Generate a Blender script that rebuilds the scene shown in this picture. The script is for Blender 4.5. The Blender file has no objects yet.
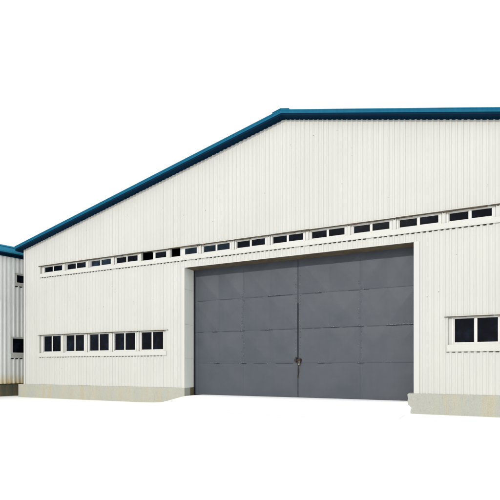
import bpy, math, random
from mathutils import Vector, Matrix
random.seed(7)
S = bpy.context.scene
COL = S.collection
Y0 = 16.33            # plane of the warehouse front
RX = -6.44            # ridge x

# ------------------------------------------------------------------ materials
def nodes(name):
    m = bpy.data.materials.new(name); m.use_nodes = True
    nt = m.node_tree; b = nt.nodes['Principled BSDF']
    return m, nt, b
def N(nt, t, **kw):
    n = nt.nodes.new(t)
    for k, v in kw.items():
        if k in n.inputs: n.inputs[k].default_value = v
        else: setattr(n, k, v)
    return n
def coords(nt, scale):
    g = N(nt, 'ShaderNodeNewGeometry'); mp = N(nt, 'ShaderNodeMapping')
    mp.inputs['Scale'].default_value = scale
    nt.links.new(g.outputs['Position'], mp.inputs['Vector'])
    return mp.outputs['Vector']
def noise(nt, scale, detail=4, rough=.55, mapping=(1, 1, 1)):
    n = N(nt, 'ShaderNodeTexNoise'); n.inputs['Scale'].default_value = scale
    n.inputs['Detail'].default_value = detail; n.inputs['Roughness'].default_value = rough
    nt.links.new(coords(nt, mapping), n.inputs['Vector'])
    return n.outputs['Fac']
def ramp(nt, fac, stops):
    r = N(nt, 'ShaderNodeValToRGB'); e = r.color_ramp.elements
    while len(e) < len(stops): e.new(.5)
    for i, (p, c) in enumerate(stops):
        e[i].position = p; e[i].color = tuple(c) + (1,) if len(c) == 3 else c
    nt.links.new(fac, r.inputs['Fac'])
    return r.outputs['Color']
def g3(v): return (v, v, v)
def mix(nt, fac, a, b, mode='MIX'):
    m = N(nt, 'ShaderNodeMix', data_type='RGBA', blend_type=mode)
    for sock, v in ((m.inputs[0], fac), (m.inputs[6], a), (m.inputs[7], b)):
        if isinstance(v, (int, float)): sock.default_value = v
        elif isinstance(v, tuple): sock.default_value = v + (1,)
        else: nt.links.new(v, sock)
    return m.outputs[2]
def bump(nt, b, h, strength, dist):
    n = N(nt, 'ShaderNodeBump'); n.inputs['Strength'].default_value = strength
    n.inputs['Distance'].default_value = dist
    nt.links.new(h, n.inputs['Height']); nt.links.new(n.outputs['Normal'], b.inputs['Normal'])

def mat_sheet(name, base, rough=.5, vary=.06, stain=None, spec=.3):
    m, nt, b = nodes(name)
    big = ramp(nt, noise(nt, .5, 3), [(.3, g3(1 - vary)), (.7, g3(1.0))])
    streak = ramp(nt, noise(nt, 1.0, 5, .6, (9, 9, .12)), [(.35, g3(1 - vary * .9)), (.6, g3(1.0))])
    c = mix(nt, 1.0, mix(nt, 1.0, base, big, 'MULTIPLY'), streak, 'MULTIPLY')
    # small rain-splash dirt specks
    sp = ramp(nt, noise(nt, 26, 2, .5), [(.74, g3(0)), (.80, g3(1))])
    c = mix(nt, sp, c, (base[0] * .72, base[1] * .70, base[2] * .64))
    if stain:
        gm = N(nt, 'ShaderNodeNewGeometry'); sx = N(nt, 'ShaderNodeSeparateXYZ')
        nt.links.new(gm.outputs['Position'], sx.inputs[0])
        mr = N(nt, 'ShaderNodeMapRange'); mr.inputs['From Min'].default_value = stain[0]
        mr.inputs['From Max'].default_value = stain[1]; mr.inputs['To Min'].default_value = 1; mr.inputs['To Max'].default_value = 0
        nt.links.new(sx.outputs['Z'], mr.inputs['Value'])
        nz = ramp(nt, noise(nt, 2.2, 4, .6, (3, 3, .6)), [(.25, g3(.25)), (.6, g3(1))])
        f = mix(nt, 1.0, mr.outputs[0], nz, 'MULTIPLY')
        c = mix(nt, f, c, stain[2])
    nt.links.new(c, b.inputs['Base Color'])
    b.inputs['Roughness'].default_value = rough
    b.inputs['Specular IOR Level'].default_value = spec
    bump(nt, b, noise(nt, 3.0, 3), .25, .02)
    return m
def mat_plain(name, base, rough=.5, metal=0, spec=.4, vary=.15, sc=6):
    m, nt, b = nodes(name)
    v = ramp(nt, noise(nt, sc, 4), [(.3, g3(1 - vary)), (.7, g3(1.0))])
    nt.links.new(mix(nt, 1.0, base, v, 'MULTIPLY'), b.inputs['Base Color'])
    b.inputs['Roughness'].default_value = rough; b.inputs['Metallic'].default_value = metal
    b.inputs['Specular IOR Level'].default_value = spec
    return m
def mat_concrete(name, a, blue, ochre, dark):
    m, nt, b = nodes(name)
    c = mix(nt, ramp(nt, noise(nt, 1.0, 3, .5, (2.6, 2.6, .25)), [(.42, g3(0)), (.58, g3(1))]), a, blue)
    c = mix(nt, ramp(nt, noise(nt, 1.0, 5, .6, (3.7, 2.9, .35)), [(.52, g3(0)), (.66, g3(.75))]), c, ochre)
    c = mix(nt, ramp(nt, noise(nt, 1.0, 6, .7, (16, 16, 3)), [(.55, g3(0)), (.72, g3(.55))]), c, dark)
    c = mix(nt, 1.0, c, ramp(nt, noise(nt, 45, 6, .7), [(.3, g3(.82)), (.7, g3(1.05))]), 'MULTIPLY')
    nt.links.new(c, b.inputs['Base Color'])
    b.inputs['Roughness'].default_value = .9; b.inputs['Specular IOR Level'].default_value = .2
    bump(nt, b, noise(nt, 18, 6, .65), .5, .02)
    return m
def mat_door(name):
    m, nt, b = nodes(name)
    base = (.043, .052, .065)
    c = mix(nt, ramp(nt, noise(nt, .9, 4, .6), [(.35, g3(0)), (.65, g3(1))]), base, (.053, .062, .075))
    c = mix(nt, ramp(nt, noise(nt, 1.0, 5, .6, (5, 5, .5)), [(.5, g3(0)), (.7, g3(.25))]), c, (.038, .045, .056))
    c = mix(nt, ramp(nt, noise(nt, 60, 3, .6), [(.68, g3(0)), (.78, g3(.5))]), c, (.11, .12, .13))
    nt.links.new(c, b.inputs['Base Color'])
    b.inputs['Roughness'].default_value = .52; b.inputs['Specular IOR Level'].default_value = .32
    bump(nt, b, noise(nt, 1.6, 2.5, .45), .42, .045)
    return m
def mat_glass(name, base, spec):
    m, nt, b = nodes(name)
    c = ramp(nt, noise(nt, 1.7, 4, .6), [(.38, tuple(x * .6 for x in base)), (.52, base), (.72, tuple(x * 3.2 for x in base))])  # lighter bluish patches paint faint reflections into the glass colour
    nt.links.new(c, b.inputs['Base Color'])
    b.inputs['Roughness'].default_value = .12; b.inputs['Specular IOR Level'].default_value = spec
    return m
def mat_ground():
    m, nt, b = nodes('pale_ground')
    c = ramp(nt, noise(nt, .6, 6, .6), [(.3, (.93, .93, .925)), (.7, (.96, .96, .955))])
    nt.links.new(c, b.inputs['Base Color']); b.inputs['Roughness'].default_value = .95
    b.inputs['Specular IOR Level'].default_value = .1
    return m

M = dict(
    clad=mat_sheet('cream_cladding', (.474, .475, .444), .6, .05),
    trim=mat_sheet('cream_trim', (.478, .479, .447), .55, .03),
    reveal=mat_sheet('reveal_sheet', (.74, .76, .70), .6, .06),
    frame=mat_plain('white_window_frame', (.53, .53, .50), .5, vary=.04),
    core=mat_plain('wall_core', (.12, .12, .11), .9),
    tan=mat_plain('tan_and_shade_edge', (.115, .088, .052), .8, vary=.45, sc=3),  # tan undersides, also the painted shadow line below window hoods
    blue=mat_sheet('blue_paint', (.005, .105, .188), .55, .12, spec=.06),
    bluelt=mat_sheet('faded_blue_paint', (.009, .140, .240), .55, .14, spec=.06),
    pale=mat_sheet('pale_blue_paint', (.034, .270, .420), .55, .16, spec=.08),
    navy_shade=mat_plain('navy_eave_shade', (.0014, .018, .043), .7, spec=.04),  # trim blue darkened so its colour carries the shade under the eaves
    door=mat_door('grey_door_steel'),
    worn=mat_plain('bare_worn_steel', (.155, .172, .19), .5, vary=.4, sc=30),
    black=mat_plain('black_rubber', (.006, .007, .010), .8, spec=.1),
    seal=mat_plain('worn_rubber_seal', (.012, .014, .019), .8, vary=.5, spec=.1),
    gap=mat_plain('dark_gap', (.048, .044, .033), .9, vary=.7, sc=2.5, spec=.1),
    rust=mat_plain('rusty_steel', (.035, .022, .013), .8, vary=.6, sc=40),
    brass=mat_plain('brass', (.17, .145, .10), .5, metal=.4),
    conc=mat_concrete('stained_concrete', (.375, .370, .310), (.355, .362, .320), (.385, .348, .245), (.26, .25, .20)),
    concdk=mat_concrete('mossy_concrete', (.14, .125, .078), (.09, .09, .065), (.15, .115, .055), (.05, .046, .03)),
    glass=mat_glass('dark_window_glass', (.0020, .0032, .0065), .05),
    glassb=mat_glass('blue_window_glass', (.006, .013, .023), .08),
    ground=mat_ground(),
    nclad=mat_sheet('grey_cladding', (.78, .80, .77), .5, .10, (.60, 1.25, (.62, .45, .14))),
    inner=mat_plain('interior_floor', (.05, .05, .05), .9),
)

# ------------------------------------------------------------------ mesh helpers
class MB:
    def __init__(s): s.v = []; s.f = []; s.m = []; s.mats = []
    def mi(s, mat):
        if mat not in s.mats: s.mats.append(mat)
        return s.mats.index(mat)
    def face(s, pts, mat):
        b = len(s.v); s.v += [tuple(p) for p in pts]
        s.f.append(tuple(range(b, b + len(pts)))); s.m.append(s.mi(mat))
    def box(s, x0, x1, y0, y1, z0, z1, mat, dz=0.0):
        # dz: how much higher the x1 end stands
        b = len(s.v)
        s.v += [(x0, y0, z0), (x1, y0, z0 + dz), (x1, y1, z0 + dz), (x0, y1, z0),
                (x0, y0, z1), (x1, y0, z1 + dz), (x1, y1, z1 + dz), (x0, y1, z1)]
        for q in ((0, 1, 5, 4), (1, 2, 6, 5), (2, 3, 7, 6), (3, 0, 4, 7), (4, 5, 6, 7), (3, 2, 1, 0)):
            s.f.append(tuple(b + i for i in q)); s.m.append(s.mi(mat))
    def prism(s, poly, y0, y1, mat):
        # poly in (x, z), counter-clockwise seen from -Y
        n = len(poly); b = len(s.v)
        s.v += [(x, y0, z) for x, z in poly] + [(x, y1, z) for x, z in poly]
        s.f.append(tuple(b + i for i in range(n))); s.m.append(s.mi(mat))
        s.f.append(tuple(b + n + i for i in reversed(range(n)))); s.m.append(s.mi(mat))
        for i in range(n):
            j = (i + 1) % n
            s.f.append((b + i, b + n + i, b + n + j, b + j)); s.m.append(s.mi(mat))
    def dome(s, x, y, z, r, h, mat):
        b = len(s.v); k = 6
        s.v += [(x + r * math.cos(i * math.tau / k), y, z + r * math.sin(i * math.tau / k)) for i in range(k)]
        s.v += [(x + .55 * r * math.cos(i * math.tau / k), y - h, z + .55 * r * math.sin(i * math.tau / k)) for i in range(k)]
        for i in range(k):
            j = (i + 1) % k
            s.f.append((b + i, b + j, b + k + j, b + k + i)); s.m.append(s.mi(mat))
        s.f.append(tuple(b + k + i for i in range(k))); s.m.append(s.mi(mat))
    def tube(s, pts, r, mat, k=6):
        rings = []
        for i, p in enumerate(pts):
            p = Vector(p)
            d = (Vector(pts[min(i + 1, len(pts) - 1)]) - Vector(pts[max(i - 1, 0)])).normalized()
            a = d.cross(Vector((0, 1, .1))).normalized(); c = d.cross(a)
            b = len(s.v); rings.append(b)
            s.v += [tuple(p + r * (math.cos(t * math.tau / k) * a + math.sin(t * math.tau / k) * c)) for t in range(k)]
        for r0, r1 in zip(rings, rings[1:]):
            for i in range(k):
                j = (i + 1) % k
                s.f.append((r0 + i, r0 + j, r1 + j, r1 + i)); s.m.append(s.mi(mat))
        s.f.append(tuple(rings[0] + i for i in range(k))); s.m.append(s.mi(mat))
        s.f.append(tuple(rings[-1] + i for i in range(k))); s.m.append(s.mi(mat))
    def build(s, name, parent=None, label=None, smooth=False, M4=None, bevel=0):
        me = bpy.data.meshes.new(name)
        me.from_pydata(s.v, [], s.f)
        for mt in s.mats: me.materials.append(mt)
        me.polygons.foreach_set('material_index', s.m)
        if smooth: me.polygons.foreach_set('use_smooth', [True] * len(s.f))
        if M4 is not None: me.transform(M4)
        me.update()
        o = bpy.data.objects.new(name, me); COL.objects.link(o)
        if parent: 
            o.parent = parent
        if label: o['label'] = label
        if bevel:
            b = o.modifiers.new('bevel', 'BEVEL'); b.width = bevel; b.segments = 2; b.limit_method = 'ANGLE'
        return o

def empty(name, label, cat):
    o = bpy.data.objects.new(name, None); COL.objects.link(o)
    o['label'] = label; o['category'] = cat
    return o

def rib_profile(a, b, period, depth, jitter, trough=.56, slope=.08, crest=.28):
    """list of (x, depth offset) between a and b; offset 0 on the crest, 'depth' in the trough"""
    k0 = math.floor(a / period) - 1; pts = []
    k = k0
    while k * period < b + period:
        rnd = random.Random(k * 7 + 3)
        j = rnd.uniform(-jitter, jitter); e = rnd.uniform(-.12, .12) * period * .3
        x = k * period
        pts += [(x + e, depth + j), (x + trough * period + e, depth + j),
                (x + (trough + slope) * period, j), (x + (trough + slope + crest) * period, j * .5)]
        k += 1
    def at(x):
        for (xa, ya), (xb, yb) in zip(pts, pts[1:]):
            if xa <= x <= xb: return ya + (yb - ya) * (x - xa) / max(xb - xa, 1e-6)
        return depth
    out = [(a, at(a))] + [(x, y) for x, y in pts if a + .001 < x < b - .001] + [(b, at(b))]
    return out

RP = .18
def corr(mb, a, b, zlo, zhi, mat, depth=.019, y=Y0, breaks=()):
    """ribbed sheet on the front plane between heights zlo(x) and zhi(x)"""
    segs = sorted({a, b, *[q for q in breaks if a < q < b]})
    for s0, s1 in zip(segs, segs[1:]):
        p = rib_profile(s0, s1, RP, depth, .0014, .48, .15, .22)
        for (xa, ya), (xb, yb) in zip(p, p[1:]):
            mb.face([(xa, y + ya, zlo(xa)), (xb, y + yb, zlo(xb)), (xb, y + yb, zhi(xb)), (xa, y + ya, zhi(xa))], mat)
def K(z): return lambda x: z

# ------------------------------------------------------------------ dimensions
XL, XR = -20.94, 8.06
DL, DR = -10.97, -1.72          # door opening
DZ0, DZ1 = .375, 5.82
YD = 17.03                       # door plane
ZB = .69                         # foot of the cladding
def wall_top(x): return 11.06 - .2335 * abs(x - RX)
def roof_top(x): return 11.285 - .2345 * abs(x - RX)
YF = Y0 - .30                    # front of the verge
LEN = 30.0

warehouse = empty('warehouse', 'large cream ribbed-metal warehouse with wide grey double doors and blue roof edge', 'warehouse')

# upper strip
U0, U1, UC0, USTEP, UN = -19.74, 4.10, -18.895, 1.5745, 15
UB, UT = 6.13, 6.72
# lower strips
L0, L1, LC0, LSTEP, LN = -19.80, -11.93, -18.97, 1.559, 5
LB, LT = 2.09, 3.21
R0, R1 = -.67, 2.62

# ---- front cladding
w = MB(); c = M['clad']
corr(w, XL, XR, K(UT), wall_top, c, breaks=(RX,))
corr(w, XL, U0, K(LT), K(UT), c); corr(w, U1, XR, K(LT), K(UT), c)
corr(w, U0, DL, K(LT), K(UB), c)
corr(w, DL, DR, K(DZ1), K(UB), c)
corr(w, DR, U1, K(LT), K(UB), c)
corr(w, XL, L0, K(LB), K(LT), c); corr(w, L1, DL, K(LB), K(LT), c)
corr(w, DR, R0, K(LB), K(LT), c); corr(w, R1, XR, K(LB), K(LT), c)
corr(w, XL, DL, K(ZB), K(LB), c); corr(w, DR, XR, K(ZB), K(LB), c)
# core behind it
k = M['core']; ya, yb = Y0 + .035, Y0 + .16
w.prism([(XL + .03, UT), (XR - .03, UT), (XR - .03, wall_top(XR)), (RX, wall_top(RX)), (XL + .03, wall_top(XL))], ya, yb, k)
for x0, x1, z0, z1 in ((XL + .03, U0, LT, UT), (U1, XR - .03, LT, UT), (U0, DL - .1, LT, UB), (DL - .1, DR + .1, DZ1 + .05, UB), (DR + .1, U1, LT, UB),
                       (XL + .03, L0, LB, LT), (L1, DL - .1, LB, LT), (DR + .1, R0, LB, LT), (R1, XR - .03, LB, LT),
                       (XL + .03, DL - .1, ZB, LB), (DR + .1, XR - .03, ZB, LB)):
    w.box(x0, x1, ya, yb, z0, z1, k)
# screws with a little rust, scattered over the crests
for i in range(55):
    x = random.uniform(XL + .3, 4); kx = math.floor(x / RP) * RP + .78 * RP
    z = random.choice([1.3, 3.9, 4.6, 5.4, 7.4, 8.3, 9.2, 10.1]) + random.uniform(-.25, .25)
    if z > wall_top(kx) - .3 or (DL - .2 < kx < DR + .2 and z < 5.9): continue
    w.dome(kx, Y0 - .0005, z, random.uniform(.009, .017), .005, M['rust'] if random.random() < .45 else M['worn'])
w.build('front_wall', warehouse)

# ---- corner and jamb flashings
t = MB()
t.box(XL - .015, XL + .11, Y0 - .006, Y0 + .020, ZB, wall_top(XL) - .02, M['trim'])
t.box(XL - .016, XL - .006, Y0 + .021, Y0 + .12, ZB, wall_top(XL) - .02, M['trim'])
t.build('corner_flashing', warehouse); t = MB()
t.box(XR - .11, XR + .015, Y0 - .006, Y0 + .020, ZB, wall_top(XR) - .02, M['trim'])
t.build('corner_flashing', warehouse)

# ---- side and back walls
def side_wall(name, x, sgn):
    mb = MB(); ex = wall_top(XL)
    p = rib_profile(Y0 + .03, Y0 + LEN, RP, .024, .002)
    for (a0, d0), (a1, d1) in zip(p, p[1:]):
        mb.face([(x - sgn * d0, a0, ZB), (x - sgn * d1, a1, ZB), (x - sgn * d1, a1, ex), (x - sgn * d0, a0, ex)], M['clad'])
    mb.box(min(x - sgn * .03, x - sgn * .15), max(x - sgn * .03, x - sgn * .15), Y0 + .2, Y0 + LEN - .2, 0.05, ex - .03, M['core'])
    return mb.build(name, warehouse)
side_wall('side_wall', XL, -1); side_wall('side_wall', XR, 1)
b = MB()
b.prism([(XL + .05, ZB), (XR - .05, ZB), (XR - .05, wall_top(XR) - .03), (RX, wall_top(RX) - .03), (XL + .05, wall_top(XL) - .03)], Y0 + LEN - .1, Y0 + LEN, M['clad'])
b.build('back_wall', warehouse)
b = MB(); b.box(XL + .2, XR - .2, YD + .6, Y0 + LEN - .3, .30, .36, M['inner']); b.build('interior_floor', warehouse)

# ---- roof
r = MB()
EL, ER = -21.27, RX * 2 + 21.27
y1 = Y0 + LEN + .3
def slope_slab(mb, xa, xb, off0, off1, ya_, yb_, mat):
    za, zb = roof_top(xa), roof_top(xb)
    mb.prism([(xa, za - off1), (xb, zb - off1), (xb, zb - off0), (xa, za - off0)], ya_, yb_, mat)
slope_slab(r, EL, RX, .03, .12, YF + .05, y1, M['blue']); slope_slab(r, RX, ER, .03, .12, YF + .05, y1, M['blue'])
n = int((RX - EL) / .5)
r.build('roof', warehouse)
vt = MB()     # bright upper fold of the verge flashing
slope_slab(vt, EL, RX, 0, .122, YF, YF + .048, M['blue']); slope_slab(vt, RX, ER, 0, .122, YF, YF + .048, M['blue'])
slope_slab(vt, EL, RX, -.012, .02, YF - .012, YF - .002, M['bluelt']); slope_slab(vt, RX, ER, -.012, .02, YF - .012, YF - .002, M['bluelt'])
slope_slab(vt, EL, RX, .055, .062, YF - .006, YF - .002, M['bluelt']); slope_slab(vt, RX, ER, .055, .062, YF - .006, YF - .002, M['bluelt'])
vt.build('verge_flashing', warehouse)
so = MB()     # soffit and lower lip, shade under the overhang put into their colour
slope_slab(so, EL + .02, RX, .124, .184, YF + .022, YF + .046, M['navy_shade']); slope_slab(so, RX, ER - .02, .124, .184, YF + .022, YF + .046, M['navy_shade'])
slope_slab(so, EL + .02, RX, .150, .182, YF + .05, Y0 + .03, M['navy_shade']); slope_slab(so, RX, ER - .02, .150, .182, YF + .05, Y0 + .03, M['navy_shade'])
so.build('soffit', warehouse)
cl = MB()     # added strip painting in the verge shade, lower edge following the ribs
def shade_strip(a_, b_):
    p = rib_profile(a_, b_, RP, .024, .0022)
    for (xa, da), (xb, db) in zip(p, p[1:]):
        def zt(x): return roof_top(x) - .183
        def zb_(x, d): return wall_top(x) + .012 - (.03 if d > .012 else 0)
        cl.face([(xa, Y0 - .006, zb_(xa, (da + db) / 2)), (xb, Y0 - .006, zb_(xb, (da + db) / 2)), (xb, Y0 - .006, zt(xb)), (xa, Y0 - .006, zt(xa))], M['navy_shade'])
shade_strip(XL, RX); shade_strip(RX, XR)
cl.build('verge_shade_strip', warehouse)
rc = MB()
for s_ in (-1, 1):
    xa, xb = (RX - .34, RX) if s_ < 0 else (RX, RX + .34)
    slope_slab(rc, xa, xb, -.045, -.014, YF - .03, y1, M['blue'])
rc.build('ridge_cap', warehouse)
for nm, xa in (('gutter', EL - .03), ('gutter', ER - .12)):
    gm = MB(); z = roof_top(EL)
    gm.prism([(xa, z - .16), (xa + .03, z - .22), (xa + .12, z - .22), (xa + .15, z - .16), (xa + .15, z - .02), (xa, z - .02)], YF + .06, y1 - .1, M['navy_shade'])
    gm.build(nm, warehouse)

# ---- plinth
def plinth_part(name, poly, y0_, y1_, mat, parent, seg=.06):
    mb = MB(); mb.prism(poly, y0_, y1_, mat); return mb.build(name, parent, bevel=.012)
plinth_part('plinth', [(-21.36, -.15), (DL + .004, -.15), (DL + .004, ZB - .002), (-21.36, ZB - .002)], Y0 - .012, Y0 + .45, M['conc'], warehouse)
plinth_part('plinth', [(-1.83, -.15), (8.3, -.15), (8.3, ZB - .002), (-1.89, ZB - .002), (-1.93, ZB - .04), (-1.91, .50), (-1.93, .42), (-1.91, .30), (-1.80, .20), (-1.84, .10)],
            Y0 - .012, Y0 + .45, M['conc'], warehouse)
sp = MB()
sp.box(-21.36, XL + .3, Y0 + .46, Y0 + LEN, -.15, ZB - .004, M['conc']); sp.build('plinth', warehouse); sp = MB()
sp.box(XR - .3, XR + .24, Y0 + .46, Y0 + LEN, -.15, ZB - .004, M['conc'])
sp.build('plinth', warehouse)
# concrete reveal of the plinth at the left jamb, to the door
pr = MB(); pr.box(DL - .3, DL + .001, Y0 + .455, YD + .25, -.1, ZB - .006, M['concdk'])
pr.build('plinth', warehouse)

# ---- door recess
d = MB()
d.box(DL - .09, DL, Y0 + .030, YD + .02, ZB, DZ1 + .2, M['reveal'])
d.box(DL - .10, DL + .010, YD - .03, YD + .03, ZB + .001, DZ1 - .001, M['trim'])
d.box(DL - .115, DL + .004, Y0 - .006, Y0 + .029, ZB, DZ1 - .0, M['trim'])
for z in (1.95, 3.4, 4.9):
    d.box(DL - .001, DL + .004, Y0 + .02, YD - .04, z, z + .012, M['trim'])
d.build('door_reveal', warehouse); d = MB()
d.box(DR, DR + .09, Y0 + .030, YD + .25, .3, DZ1 + .2, M['reveal'])
d.box(DR - .004, DR + .17, Y0 - .006, Y0 + .029, ZB + .001, DZ1 - .0, M['trim'])
d.build('door_reveal', warehouse)
d = MB()
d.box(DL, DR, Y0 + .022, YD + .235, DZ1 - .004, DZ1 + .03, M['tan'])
d.box(DL, DR, Y0 + .0, Y0 + .020, DZ1 - .010, DZ1 + .02, M['trim'])
d.box(DL, DR, YD + .24, YD + .3, DZ1 - .01, DZ1 + .9, M['core'])
d.build('door_soffit', warehouse)

# ---- door leaves
ROWS = [DZ0 + .015, 1.725, 3.08, 4.44, DZ1 - .005]
def leaf(x0, x1, mid, seams, side):
    mb = MB(); mt = M['door']
    xs = sorted({x0, x1, mid, (x0 + mid) / 2, (mid + x1) / 2})
    pan = list(zip(xs, xs[1:]))
    def h(x, z):
        r_ = next(i for i in range(4) if z <= ROWS[i + 1] + 1e-6)
        za, zb = ROWS[r_], ROWS[r_ + 1]
        a, b_ = next(p for p in pan if x <= p[1] + 1e-6)
        u = (x - (a + b_) / 2) / ((b_ - a) / 2); v = (z - (za + zb) / 2) / ((zb - za) / 2)
        rnd = random.Random(int(a * 100) * 31 + r_)
        amp = [.004, .022, .028, .038][r_] * rnd.uniform(.6, 1.2)
        q = amp * (1 - max(abs(u), abs(v)) * .75 - .25 * max(u * u, v * v))
        q += .003 * math.sin(x * 2.1 + r_ * 1.7 + side) * math.sin(z * 3.3 + side)
        e = min(abs(z - za) if r_ else 9, 9)
        if e < .02: q -= .006              # folded lap at the foot of each sheet
        em = abs(x - mid)
        if em < .012: q -= .004
        return YD - q
    nx, rows = 96, []
    gx = sorted({x0 + (x1 - x0) * i / nx for i in range(nx + 1)} | {mid - .013, mid, mid + .013})
    gz = []
    for za, zb in zip(ROWS, ROWS[1:]):
        gz += [za, za + .012, za + .024] + [za + .024 + (zb - za - .024) * i / 26 for i in range(1, 26)]
    gz.append(ROWS[-1])
    B = len(mb.v)
    for z in gz:
        for x_ in gx: mb.v.append((x_, h(x_, z), z))
    W = len(gx); mi = mb.mi(mt)
    for j in range(len(gz) - 1):
        for i in range(W - 1):
            mb.f.append((B + j * W + i, B + j * W + i + 1, B + (j + 1) * W + i + 1, B + (j + 1) * W + i)); mb.m.append(mi)
    mb.box(x0, x1, YD + .02, YD + .07, ROWS[0], ROWS[-1] + .05, M['door'])   # frame behind the sheet
    mb.box(x0, x0 + .02, YD - .004, YD + .02, ROWS[0], ROWS[-1], mt); mb.box(x1 - .02, x1, YD - .004, YD + .02, ROWS[0], ROWS[-1], mt)
    # dark open laps between sheets, uneven
    rnd = random.Random(side + 5)
    for r_ in (1, 2, 3):
        x_ = x0 + .15
        while x_ < x1 - .3:
            L = rnd.uniform(.2, .9)
            if rnd.random() < (.25 if r_ == 1 else .55):
                mb.box(x_, min(x_ + L, x1 - .05), YD - .0125, YD - .008, ROWS[r_] - .004, ROWS[r_] + rnd.uniform(-.002, .003), M['seal'], dz=rnd.uniform(-.004, .004))
            x_ += L + rnd.uniform(0, .12)
    # rivets and worn weld marks
    def riv(x_, z_, big=1.0):
        mb.dome(x_ + rnd.uniform(-.008, .008), YD - .010, z_, rnd.uniform(.013, .021) * big, .009, M['worn'] if rnd.random() < .55 else mt)
    z_ = ROWS[1] + .06
    while z_ < ROWS[3] + .35:
        if rnd.random() < .85: riv(mid + (.045 if rnd.random() < .5 else -.045), z_)
        z_ += .085
    ex = x1 - .07 if side == 0 else x0 + .07
    z_ = ROWS[1] + .25
    while z_ < ROWS[4] - .3:
        if rnd.random() < .8: riv(ex, z_, .9)
        z_ += .11
    for sx, r_, L in seams:
        for i in range(int(L / .035)):
            xx = sx + i * .035 + rnd.uniform(-.01, .01)
            mb.dome(xx, YD - .010, ROWS[r_] + .03 + rnd.uniform(-.01, .014), rnd.uniform(.010, .022), .008, M['worn'])
        mb.box(sx - .05, sx + L + .08, YD - .016, YD - .0128, ROWS[r_] - .008, ROWS[r_] + .003, M['black'])
    for i in range(26):
        r_ = rnd.choice((1, 1, 2, 3)); xx = rnd.choice((mid, (x0 + mid) / 2, (x1 + mid) / 2, rnd.uniform(x0, x1))) + rnd.gauss(0, .1)
        if x0 + .05 < xx < x1 - .05: mb.dome(xx, YD - .010, ROWS[r_] + rnd.gauss(.02, .02), rnd.uniform(.008, .018), .007, M['worn'])
    return mb.build('door_leaf', warehouse)
leafL = leaf(-10.90, -6.125, -8.53, [(-7.48, 2, .22), (-7.16, 3, .25), (-8.6, 2, .08), (-8.55, 1, .10), (-9.85, 1, .12), (-9.95, 2, .12), (-7.35, 3, .18)], 0)
leafR = leaf(-6.095, -1.72, -3.68, [(-2.70, 2, .92), (-4.75, 2, .12), (-5.35, 3, .12), (-3.72, 2, .10), (-3.74, 1, .12), (-5.25, 1, .10)], 1)
g = MB()
g.box(-6.134, -6.086, YD - .004, YD + .018, 1.86, 4.1, M['seal'])
g.box(-6.128, -6.092, YD - .003, YD + .018, 4.1, DZ1, M['seal']); g.box(-6.124, -6.096, YD - .003, YD + .018, ROWS[0], 1.86, M['black'])
g.build('door_seal', warehouse); g = MB(); g.box(DL + .010, DL + .085, YD + .03, YD + .06, DZ0, DZ1 + .02, M['black'])
g.build('door_seal', warehouse)
la = MB()
la.box(-6.25, -5.96, YD - .05, YD - .014, 1.80, 1.90, M['rust'])
la.box(-6.20, -6.15, YD - .08, YD - .014, 1.76, 1.96, M['rust']); la.box(-6.04, -5.99, YD - .08, YD - .014, 1.74, 1.92, M['rust'])
latch = la.build('latch', leafR, bevel=.006)
pd = MB()
pd.box(-6.075, -6.015, YD - .10, YD - .06, 1.655, 1.72, M['brass'])
pd.tube([(-6.07, YD - .08, 1.72), (-6.07, YD - .08, 1.78), (-6.04, YD - .08, 1.81), (-6.01, YD - .08, 1.78), (-6.01, YD - .08, 1.72)], .009, M['worn'])
pd.build('padlock', leafR, bevel=.005)
ch = MB()
ch.tube([(-6.10, YD - .06, 1.80), (-6.09, YD - .05, 1.6), (-6.075, YD - .04, 1.45), (-6.10, YD - .04, 1.28), (-6.115, YD - .035, 1.15)], .017, M['rust'])
ch.build('chain', leafR)

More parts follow.
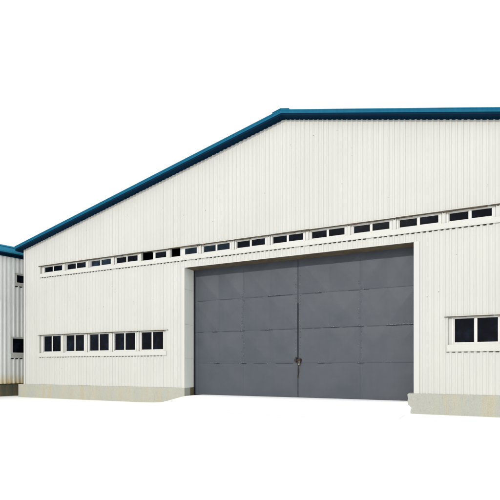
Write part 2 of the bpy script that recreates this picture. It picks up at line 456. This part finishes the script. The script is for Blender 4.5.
# ---- windows
def strip(x0, x1, zb, zt, centres, half, gz0, gz1, name):
    """recessed band: hood, sill flashing, piers between the windows"""
    cm = M['trim']
    hd = MB(); x = x0 - .10; n_ = 0
    rnd = random.Random(int(x0 * 10) + int(zt * 7))
    while x < x1 + .08:
        L = min(rnd.uniform(1.3, 1.9), x1 + .10 - x)
        dz = rnd.uniform(-.012, .012); o_ = rnd.uniform(-.006, .006)
        hd.box(x, x + L - .004, Y0 - .055, Y0 + .03, zt - .002 + o_, zt + .012 + o_, cm, dz=dz)
        hd.box(x, x + L - .004, Y0 - .055, Y0 - .050, zt - .008 + o_, zt - .003 + o_, cm, dz=dz)
        q_ = x
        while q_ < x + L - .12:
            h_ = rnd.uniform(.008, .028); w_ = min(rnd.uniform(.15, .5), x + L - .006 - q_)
            hd.box(q_, q_ + w_ - .001, Y0 - .036, Y0 + .05, zt - .012 - h_, zt - .0125, M['tan'], dz=rnd.uniform(-.008, .008)); q_ += w_  # brown strip stands in for the shadow line below the hood
        x += L
    hd.build('hood_flashing', warehouse)
    sl = MB(); fz0 = gz0 - .075
    sl.box(x0 - .02, x1 + .02, Y0 - .022, Y0 + .12, zb, fz0 - .002, cm)
    sl.box(x0 - .03, x1 + .03, Y0 - .034, Y0 - .0225, zb - .006, zb + .016, cm)
    a = math.floor((x0 - .03) / RP)
    while a * RP < x1:
        xa, xb = a * RP, a * RP + .60 * RP
        if xa > x0 - .05 and rnd.random() < .93: sl.box(xa + rnd.uniform(0, .02), xb - rnd.uniform(0, .015), Y0 - .002, Y0 + .022, zb - .026 - rnd.uniform(0, .014), zb - .0065, M['gap'])
        a += 1
    sl.build('sill_flashing', warehouse)
    # end reveals
    er = MB()
    er.box(x0, x0 + .012, Y0 - .004, Y0 + .12, fz0, zt - .03, cm); er.build('end_flashing', warehouse); er = MB(); er.box(x1 - .012, x1, Y0 - .004, Y0 + .12, fz0, zt - .03, cm)
    er.build('end_flashing', warehouse)
    fw = half + .06
    edges = [x0 + .012] + [q for c_ in centres for q in (c_ - fw, c_ + fw)] + [x1 - .012]
    for i in range(0, len(edges), 2):
        a_, b_ = edges[i], edges[i + 1]
        if b_ - a_ < .03: continue
        pm = MB()
        pm.box(a_, b_, Y0 + .085, Y0 + .13, fz0, zt - .002, cm)
        if 0 < i < len(edges) - 2:
            mid = (a_ + b_) / 2
            pm.box(mid - .055, mid + .055, Y0 + .035, Y0 + .0845, fz0, zt - .024, cm)
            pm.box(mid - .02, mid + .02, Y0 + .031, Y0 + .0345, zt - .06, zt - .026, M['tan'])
        pm.build('window_pier', warehouse)

def window(cx_, half, gz0, gz1, state='shut', glass=None, top=0.0):
    glass = glass or M['glass']
    F = M['frame']; yf = Y0 + .07
    fw = half + .06; zb, zt = gz0 - .075, gz1 + .075
    f_ = MB(); lx = cx_ - half - .01; lw = lx
    if state != 'shut': lw = cx_ - fw + .012; lx = cx_ - (.12 if state == 'missing' else .22)
    f_.box(cx_ - fw, lw, yf, yf + .07, zb, zt, F); f_.box(cx_ + half + .01, cx_ + fw, yf, yf + .07, zb, zt, F)
    f_.box(lw, cx_ + half + .01, yf, yf + .07, zb, gz0 - .035, F)
    f_.box(lx, cx_ + half + .01, yf, yf + .07, gz1 + .035, zt, F)
    fr = f_.build('window', warehouse, bevel=.004, label=None if state == 'shut' else 'window standing open with a black gap at its left')
    def sash(a_, b_, y_, g_, wl=.035, wr=.035):
        m_ = MB(); s_ = .035
        a_ += wl - s_; b_ -= wr - s_
        m_.box(a_ + s_ - wl, a_ + s_, y_, y_ + .022, gz0 - .034, gz1 + .034, F); m_.box(b_ - s_, b_ - s_ + wr, y_, y_ + .022, gz0 - .034, gz1 + .034, F)
        m_.box(a_ + s_, b_ - s_, y_, y_ + .022, gz0 - .034, gz0, F); m_.box(a_ + s_, b_ - s_, y_, y_ + .022, gz1, gz1 + .034, F)
        m_.build('sash', fr)
        p_ = MB(); p_.box(a_ + s_, b_ - s_, y_ + .009, y_ + .014, gz0, gz1, g_); p_.build('pane', fr)
    a0, a1 = cx_ - half - .009, cx_ + half + .009
    if state == 'shut':
        sash(a0, cx_ + .012, yf + .036, glass, wr=.066); sash(cx_ - .030, a1, yf + .010, glass, wl=.068)
    elif state == 'missing':      # left sash gone
        sash(cx_ - .09, a1, yf + .010, glass, wl=.125)
    elif state == 'slid':         # left sash pushed behind the right one
        sash(cx_ - .23, a1 - .12, yf + .036, glass, wl=.10); sash(cx_ - .13, a1, yf + .010, glass, wl=.155)
    return fr

zs = lambda z: 1.6 + (z - 1.6) * 1.0055
UCs = [UC0 + USTEP * i for i in range(UN)]
strip(U0, U1, UB, UT, UCs, .645, zs(6.362), zs(6.612), 'upper')
for i, cx_ in enumerate(UCs):
    st = {4: 'missing', 5: 'slid'}.get(i, 'shut')
    window(cx_, .645, zs(6.362), zs(6.612), st, M['glassb'] if i in (5, 2, 6) else M['glass'])
LCs = [LC0 + LSTEP * i for i in range(LN)]
strip(L0, L1, LB, LT, LCs, .622, zs(2.355), zs(3.125), 'lower')
for cx_ in LCs: window(cx_, .622, zs(2.355), zs(3.125))
RCs = [.165, 1.79]
strip(R0, R1, LB, LT + .035, RCs, .65, zs(2.385), zs(3.155), 'right')
for cx_ in RCs: window(cx_, .65, zs(2.385), zs(3.155))

# ------------------------------------------------------------------ neighbouring warehouse
nb = empty('neighbouring_warehouse', 'grey ribbed-metal building with light blue roof at the far left behind the big warehouse corner', 'warehouse')
A = math.radians(13)
# local frame: x' = outwards from the wall, y' = along the wall, origin on the wall line
NM = Matrix.Translation((-22.3, 17.4, 0)) @ Matrix.Rotation(-A, 4, 'Z')
T0, T1, NZ, NW = -7.0, 4.6, 7.70, -13.0
WINS = [(-.46, .9, 6.15, 6.68), (-.68, .45, 2.30, 3.19)]
nw = MB()
def ncorr(t0, t1, z0, z1):
    p = rib_profile(t0, t1, .225, .055, .006, .31, .15, .32)
    for (ta, da), (tb, db) in zip(p, p[1:]):
        nw.face([(-da, ta, z0), (-db, tb, z0), (-db, tb, z1), (-da, ta, z1)], M['nclad'])
u, l = WINS
ncorr(T0, T1, u[3], NZ); ncorr(T0, u[0], u[2] - .14, u[3]); ncorr(u[1], T1, u[2] - .14, u[3])
ncorr(T0, T1, l[3], u[2] - .14); ncorr(T0, l[0], l[2] - .24, l[3]); ncorr(l[1], T1, l[2] - .24, l[3]); ncorr(T0, T1, .66, l[2] - .24)
for t0, t1, z0, z1 in ((T0, T1, u[3], NZ), (T0, u[0], u[2], u[3]), (u[1], T1, u[2], u[3]), (T0, T1, l[3], u[2]),
                       (T0, l[0], l[2], l[3]), (l[1], T1, l[2], l[3]), (T0, T1, .66, l[2])):
    nw.box(-.2, -.055, t0, t1, z0, z1, M['core'])
# gable ends
def gtop(x): return NZ + .24 * min(-x, x - NW)
gp = [(NW, .66), (-.02, .66), (-.02, NZ), (NW / 2, gtop(NW / 2)), (NW, NZ)]
nw.prism(gp, T0, T0 + .05, M['nclad']); nw.prism(gp, T1 - .05, T1, M['nclad'])
nw.box(NW, NW + .1, T0 + .06, T1 - .06, .66, NZ, M['nclad'])
nw.build('wall', nb, M4=NM)
nr = MB()
for a_, b_ in ((NW - .35, NW / 2), (NW / 2, .34)):
    za, zb = gtop(a_) + .22, gtop(b_) + .22
    nr.prism([(a_, za), (b_, zb), (b_, zb + .08), (a_, za + .08)], T0 - .3, T1 + .3, M['pale'])
roofn = nr.build('roof', nb, M4=NM)
nf = MB()      # deep rounded box gutter along the eave
prof = [(.10, NZ - .02), (.30, NZ - .02), (.37, NZ + .05), (.38, NZ + .16), (.36, NZ + .26), (.30, NZ + .34), (.22, NZ + .38), (.10, NZ + .38)]
nf.prism(prof, T0 - .3, T1 + .3, M['pale'])
nf.box(.36, .39, T0 - .3, T1 + .3, NZ + .255, NZ + .275, M['blue'])
for k_ in range(7):
    y_ = -6.2 + k_ * 1.55
    nf.box(.30, .397, y_, y_ + .03, NZ + .03, NZ + .20, M['blue'])
nf.build('gutter', nb, M4=NM)
ns = MB(); ns.box(.0, .10, T0, T1, NZ - .17, NZ + .1, M['navy_shade']); ns.box(.0, .32, T0, T1, NZ - .06, NZ - .025, M['navy_shade']); ns.build('soffit', nb, M4=NM)  # eave shade of the neighbour, put into the dark colour
plm = MB(); plm.box(NW - .05, -.03, T0 - .05, T1 + .05, -.15, .655, M['concdk']); plm.build('plinth', nb, M4=NM, bevel=.02)
fl = MB(); fl.box(-.06, .02, T0, T1, .635, .675, M['rust']); fl.build('foot_flashing', nb, M4=NM)
for (t0, t1, z0, z1) in WINS:
    f_ = MB(); F = M['frame']; sl_ = .14 if z0 > 4 else .24
    f_.box(-.06, .0, t0, t0 + .07, z0, z1, F); f_.box(-.06, .0, t1 - .07, t1, z0, z1, F)
    f_.box(-.06, .0, t0 + .07, t1 - .07, z1 - .06, z1, F); f_.box(-.06, .0, t0 + .07, t1 - .07, z0, z0 + .06, F)
    f_.box(-.05, .012, t0 - .05, t1 + .05, z0 - sl_, z0 - .002, M['trim']); f_.box(-.05, .045, t0 - .06, t1 + .06, z1 + .002, z1 + .022, M['trim'])
    y_ = t0
    while y_ < t1: f_.box(-.05, .004, y_, y_ + .12, z0 - sl_ - .05, z0 - sl_ - .003, M['black']); y_ += .235
    fr = f_.build('window', nb, M4=NM)
    p_ = MB(); p_.box(-.05, -.04, t0 + .07, t1 - .07, z0 + .06, z1 - .06, M['glass']); p_.build('pane', fr, M4=NM)

# ------------------------------------------------------------------ ground and ramp
def struct(o): o['kind'] = 'structure'; return o
gd = MB(); R = 600; steps = [-R, -200, -80, -40, -20, 0, 20, 40, 80, 200, R]
for a_, b_ in zip(steps, steps[1:]):
    for c_, d_ in zip(steps, steps[1:]): gd.face([(a_, c_, 0), (b_, c_, 0), (b_, d_, 0), (a_, d_, 0)], M['ground'])
struct(gd.build('ground'))
rp = MB()   # low apron rising to the door sill and spilling to the left along the wall
PX = [(-13.2, .0), (-12.6, .01), (-12.25, .03), (-12.0, .06), (-11.8, .105), (-11.58, .165), (-11.35, .235), (-11.13, .295), (-10.9, .345), (-10.5, .372), (-6, .376), (-1.95, .378)]
PY = [(YD + .55, 1.0), (Y0 + .46, 1.0), (Y0 - .013, 1.0), (Y0 - .06, .985), (Y0 - .12, .965), (Y0 - .2, .93), (Y0 - .3, .88), (Y0 - .5, .75), (Y0 - .7, .60), (Y0 - 1.15, .30), (Y0 - 1.6, .11), (Y0 - 2.1, .02), (Y0 - 2.6, .0)]
rows = []
for y_, fy in PY:
    off = Y0 - y_
    xr = -1.95 if off > 0 else -1.62
    fall = .05 if off < .01 else 1.9
    row = []
    for x_, z_ in PX[:-1] + [(-4.6 + .15 * i, .377) for i in range(18)]:
        row.append((x_, y_, z_, fy))
    row.append((xr, y_, .378, fy))
    out_ = []
    for x_, y2, z_, f2 in row:
        e = min(1, max(0, (xr + .001 - x_) / max(.05, min(1.9, off * 4)))) if off > .01 else 1
        e = e * e * (3 - 2 * e)
        out_.append((x_, y2, z_ * f2 * e + .004 - (0 if f2 else .02)))
    rows.append(out_)
for ra, rb in zip(rows, rows[1:]):
    inside = ra[0][1] > Y0 - .02 and rb[0][1] > Y0 - .5 and ra[0][1] > Y0
    for i in range(len(ra) - 1):
        if inside and ra[i][0] < DL - .2: continue
        rp.face([rb[i], rb[i + 1], ra[i + 1], ra[i]], M['ground'])
rp.face([(-2.2, Y0 - .006, -.1), (-1.62, Y0 - .006, -.1), (-1.62, Y0 - .006, .37), (-2.2, Y0 - .006, .37)], M['ground'])
struct(rp.build('ramp', smooth=True))

# ------------------------------------------------------------------ light
EL_, AZ = math.radians(23), math.radians(10)
sd = Vector((-math.sin(AZ) * math.cos(EL_), -math.cos(AZ) * math.cos(EL_), math.sin(EL_)))
L = bpy.data.lights.new('sun', 'SUN'); L.energy = 1.9; L.angle = math.radians(.5); L.color = (1, .975, .93)
lo = bpy.data.objects.new('sun', L); COL.objects.link(lo); lo.rotation_euler = (-sd).to_track_quat('-Z', 'Y').to_euler(); lo.location = sd * 60
W = bpy.data.worlds.new('World'); S.world = W; W.use_nodes = True
nt = W.node_tree; bg = nt.nodes['Background']; out = nt.nodes['World Output']
sky = nt.nodes.new('ShaderNodeTexSky'); sky.sky_type = 'NISHITA'; sky.sun_disc = False
sky.sun_elevation = EL_; sky.sun_rotation = math.pi + AZ
nt.links.new(sky.outputs[0], bg.inputs[0]); bg.inputs[1].default_value = .04
# thin bright white overcast in front of the blue
bg2 = nt.nodes.new('ShaderNodeBackground'); bg2.inputs[0].default_value = (1, 1, 1, 1); bg2.inputs[1].default_value = 1.05
ad = nt.nodes.new('ShaderNodeAddShader')
nt.links.new(bg.outputs[0], ad.inputs[0]); nt.links.new(bg2.outputs[0], ad.inputs[1]); nt.links.new(ad.outputs[0], out.inputs['Surface'])

# ------------------------------------------------------------------ camera
cam = bpy.data.cameras.new('camera'); co = bpy.data.objects.new('camera', cam); COL.objects.link(co)
co.location = (0, 0, 1.6); co.rotation_euler = (math.radians(90), 0, math.radians(25.737))
cam.sensor_width = 36; cam.lens = 457 / 500 * 36; cam.shift_y = (366.5 - 250) / 500
cam.clip_start = .1; cam.clip_end = 3000
S.camera = co
S.view_settings.view_transform = 'Standard'; S.view_settings.look = 'None'
S.view_settings.exposure = 0; S.view_settings.gamma = 1
S.render.resolution_x = S.render.resolution_y = 1024
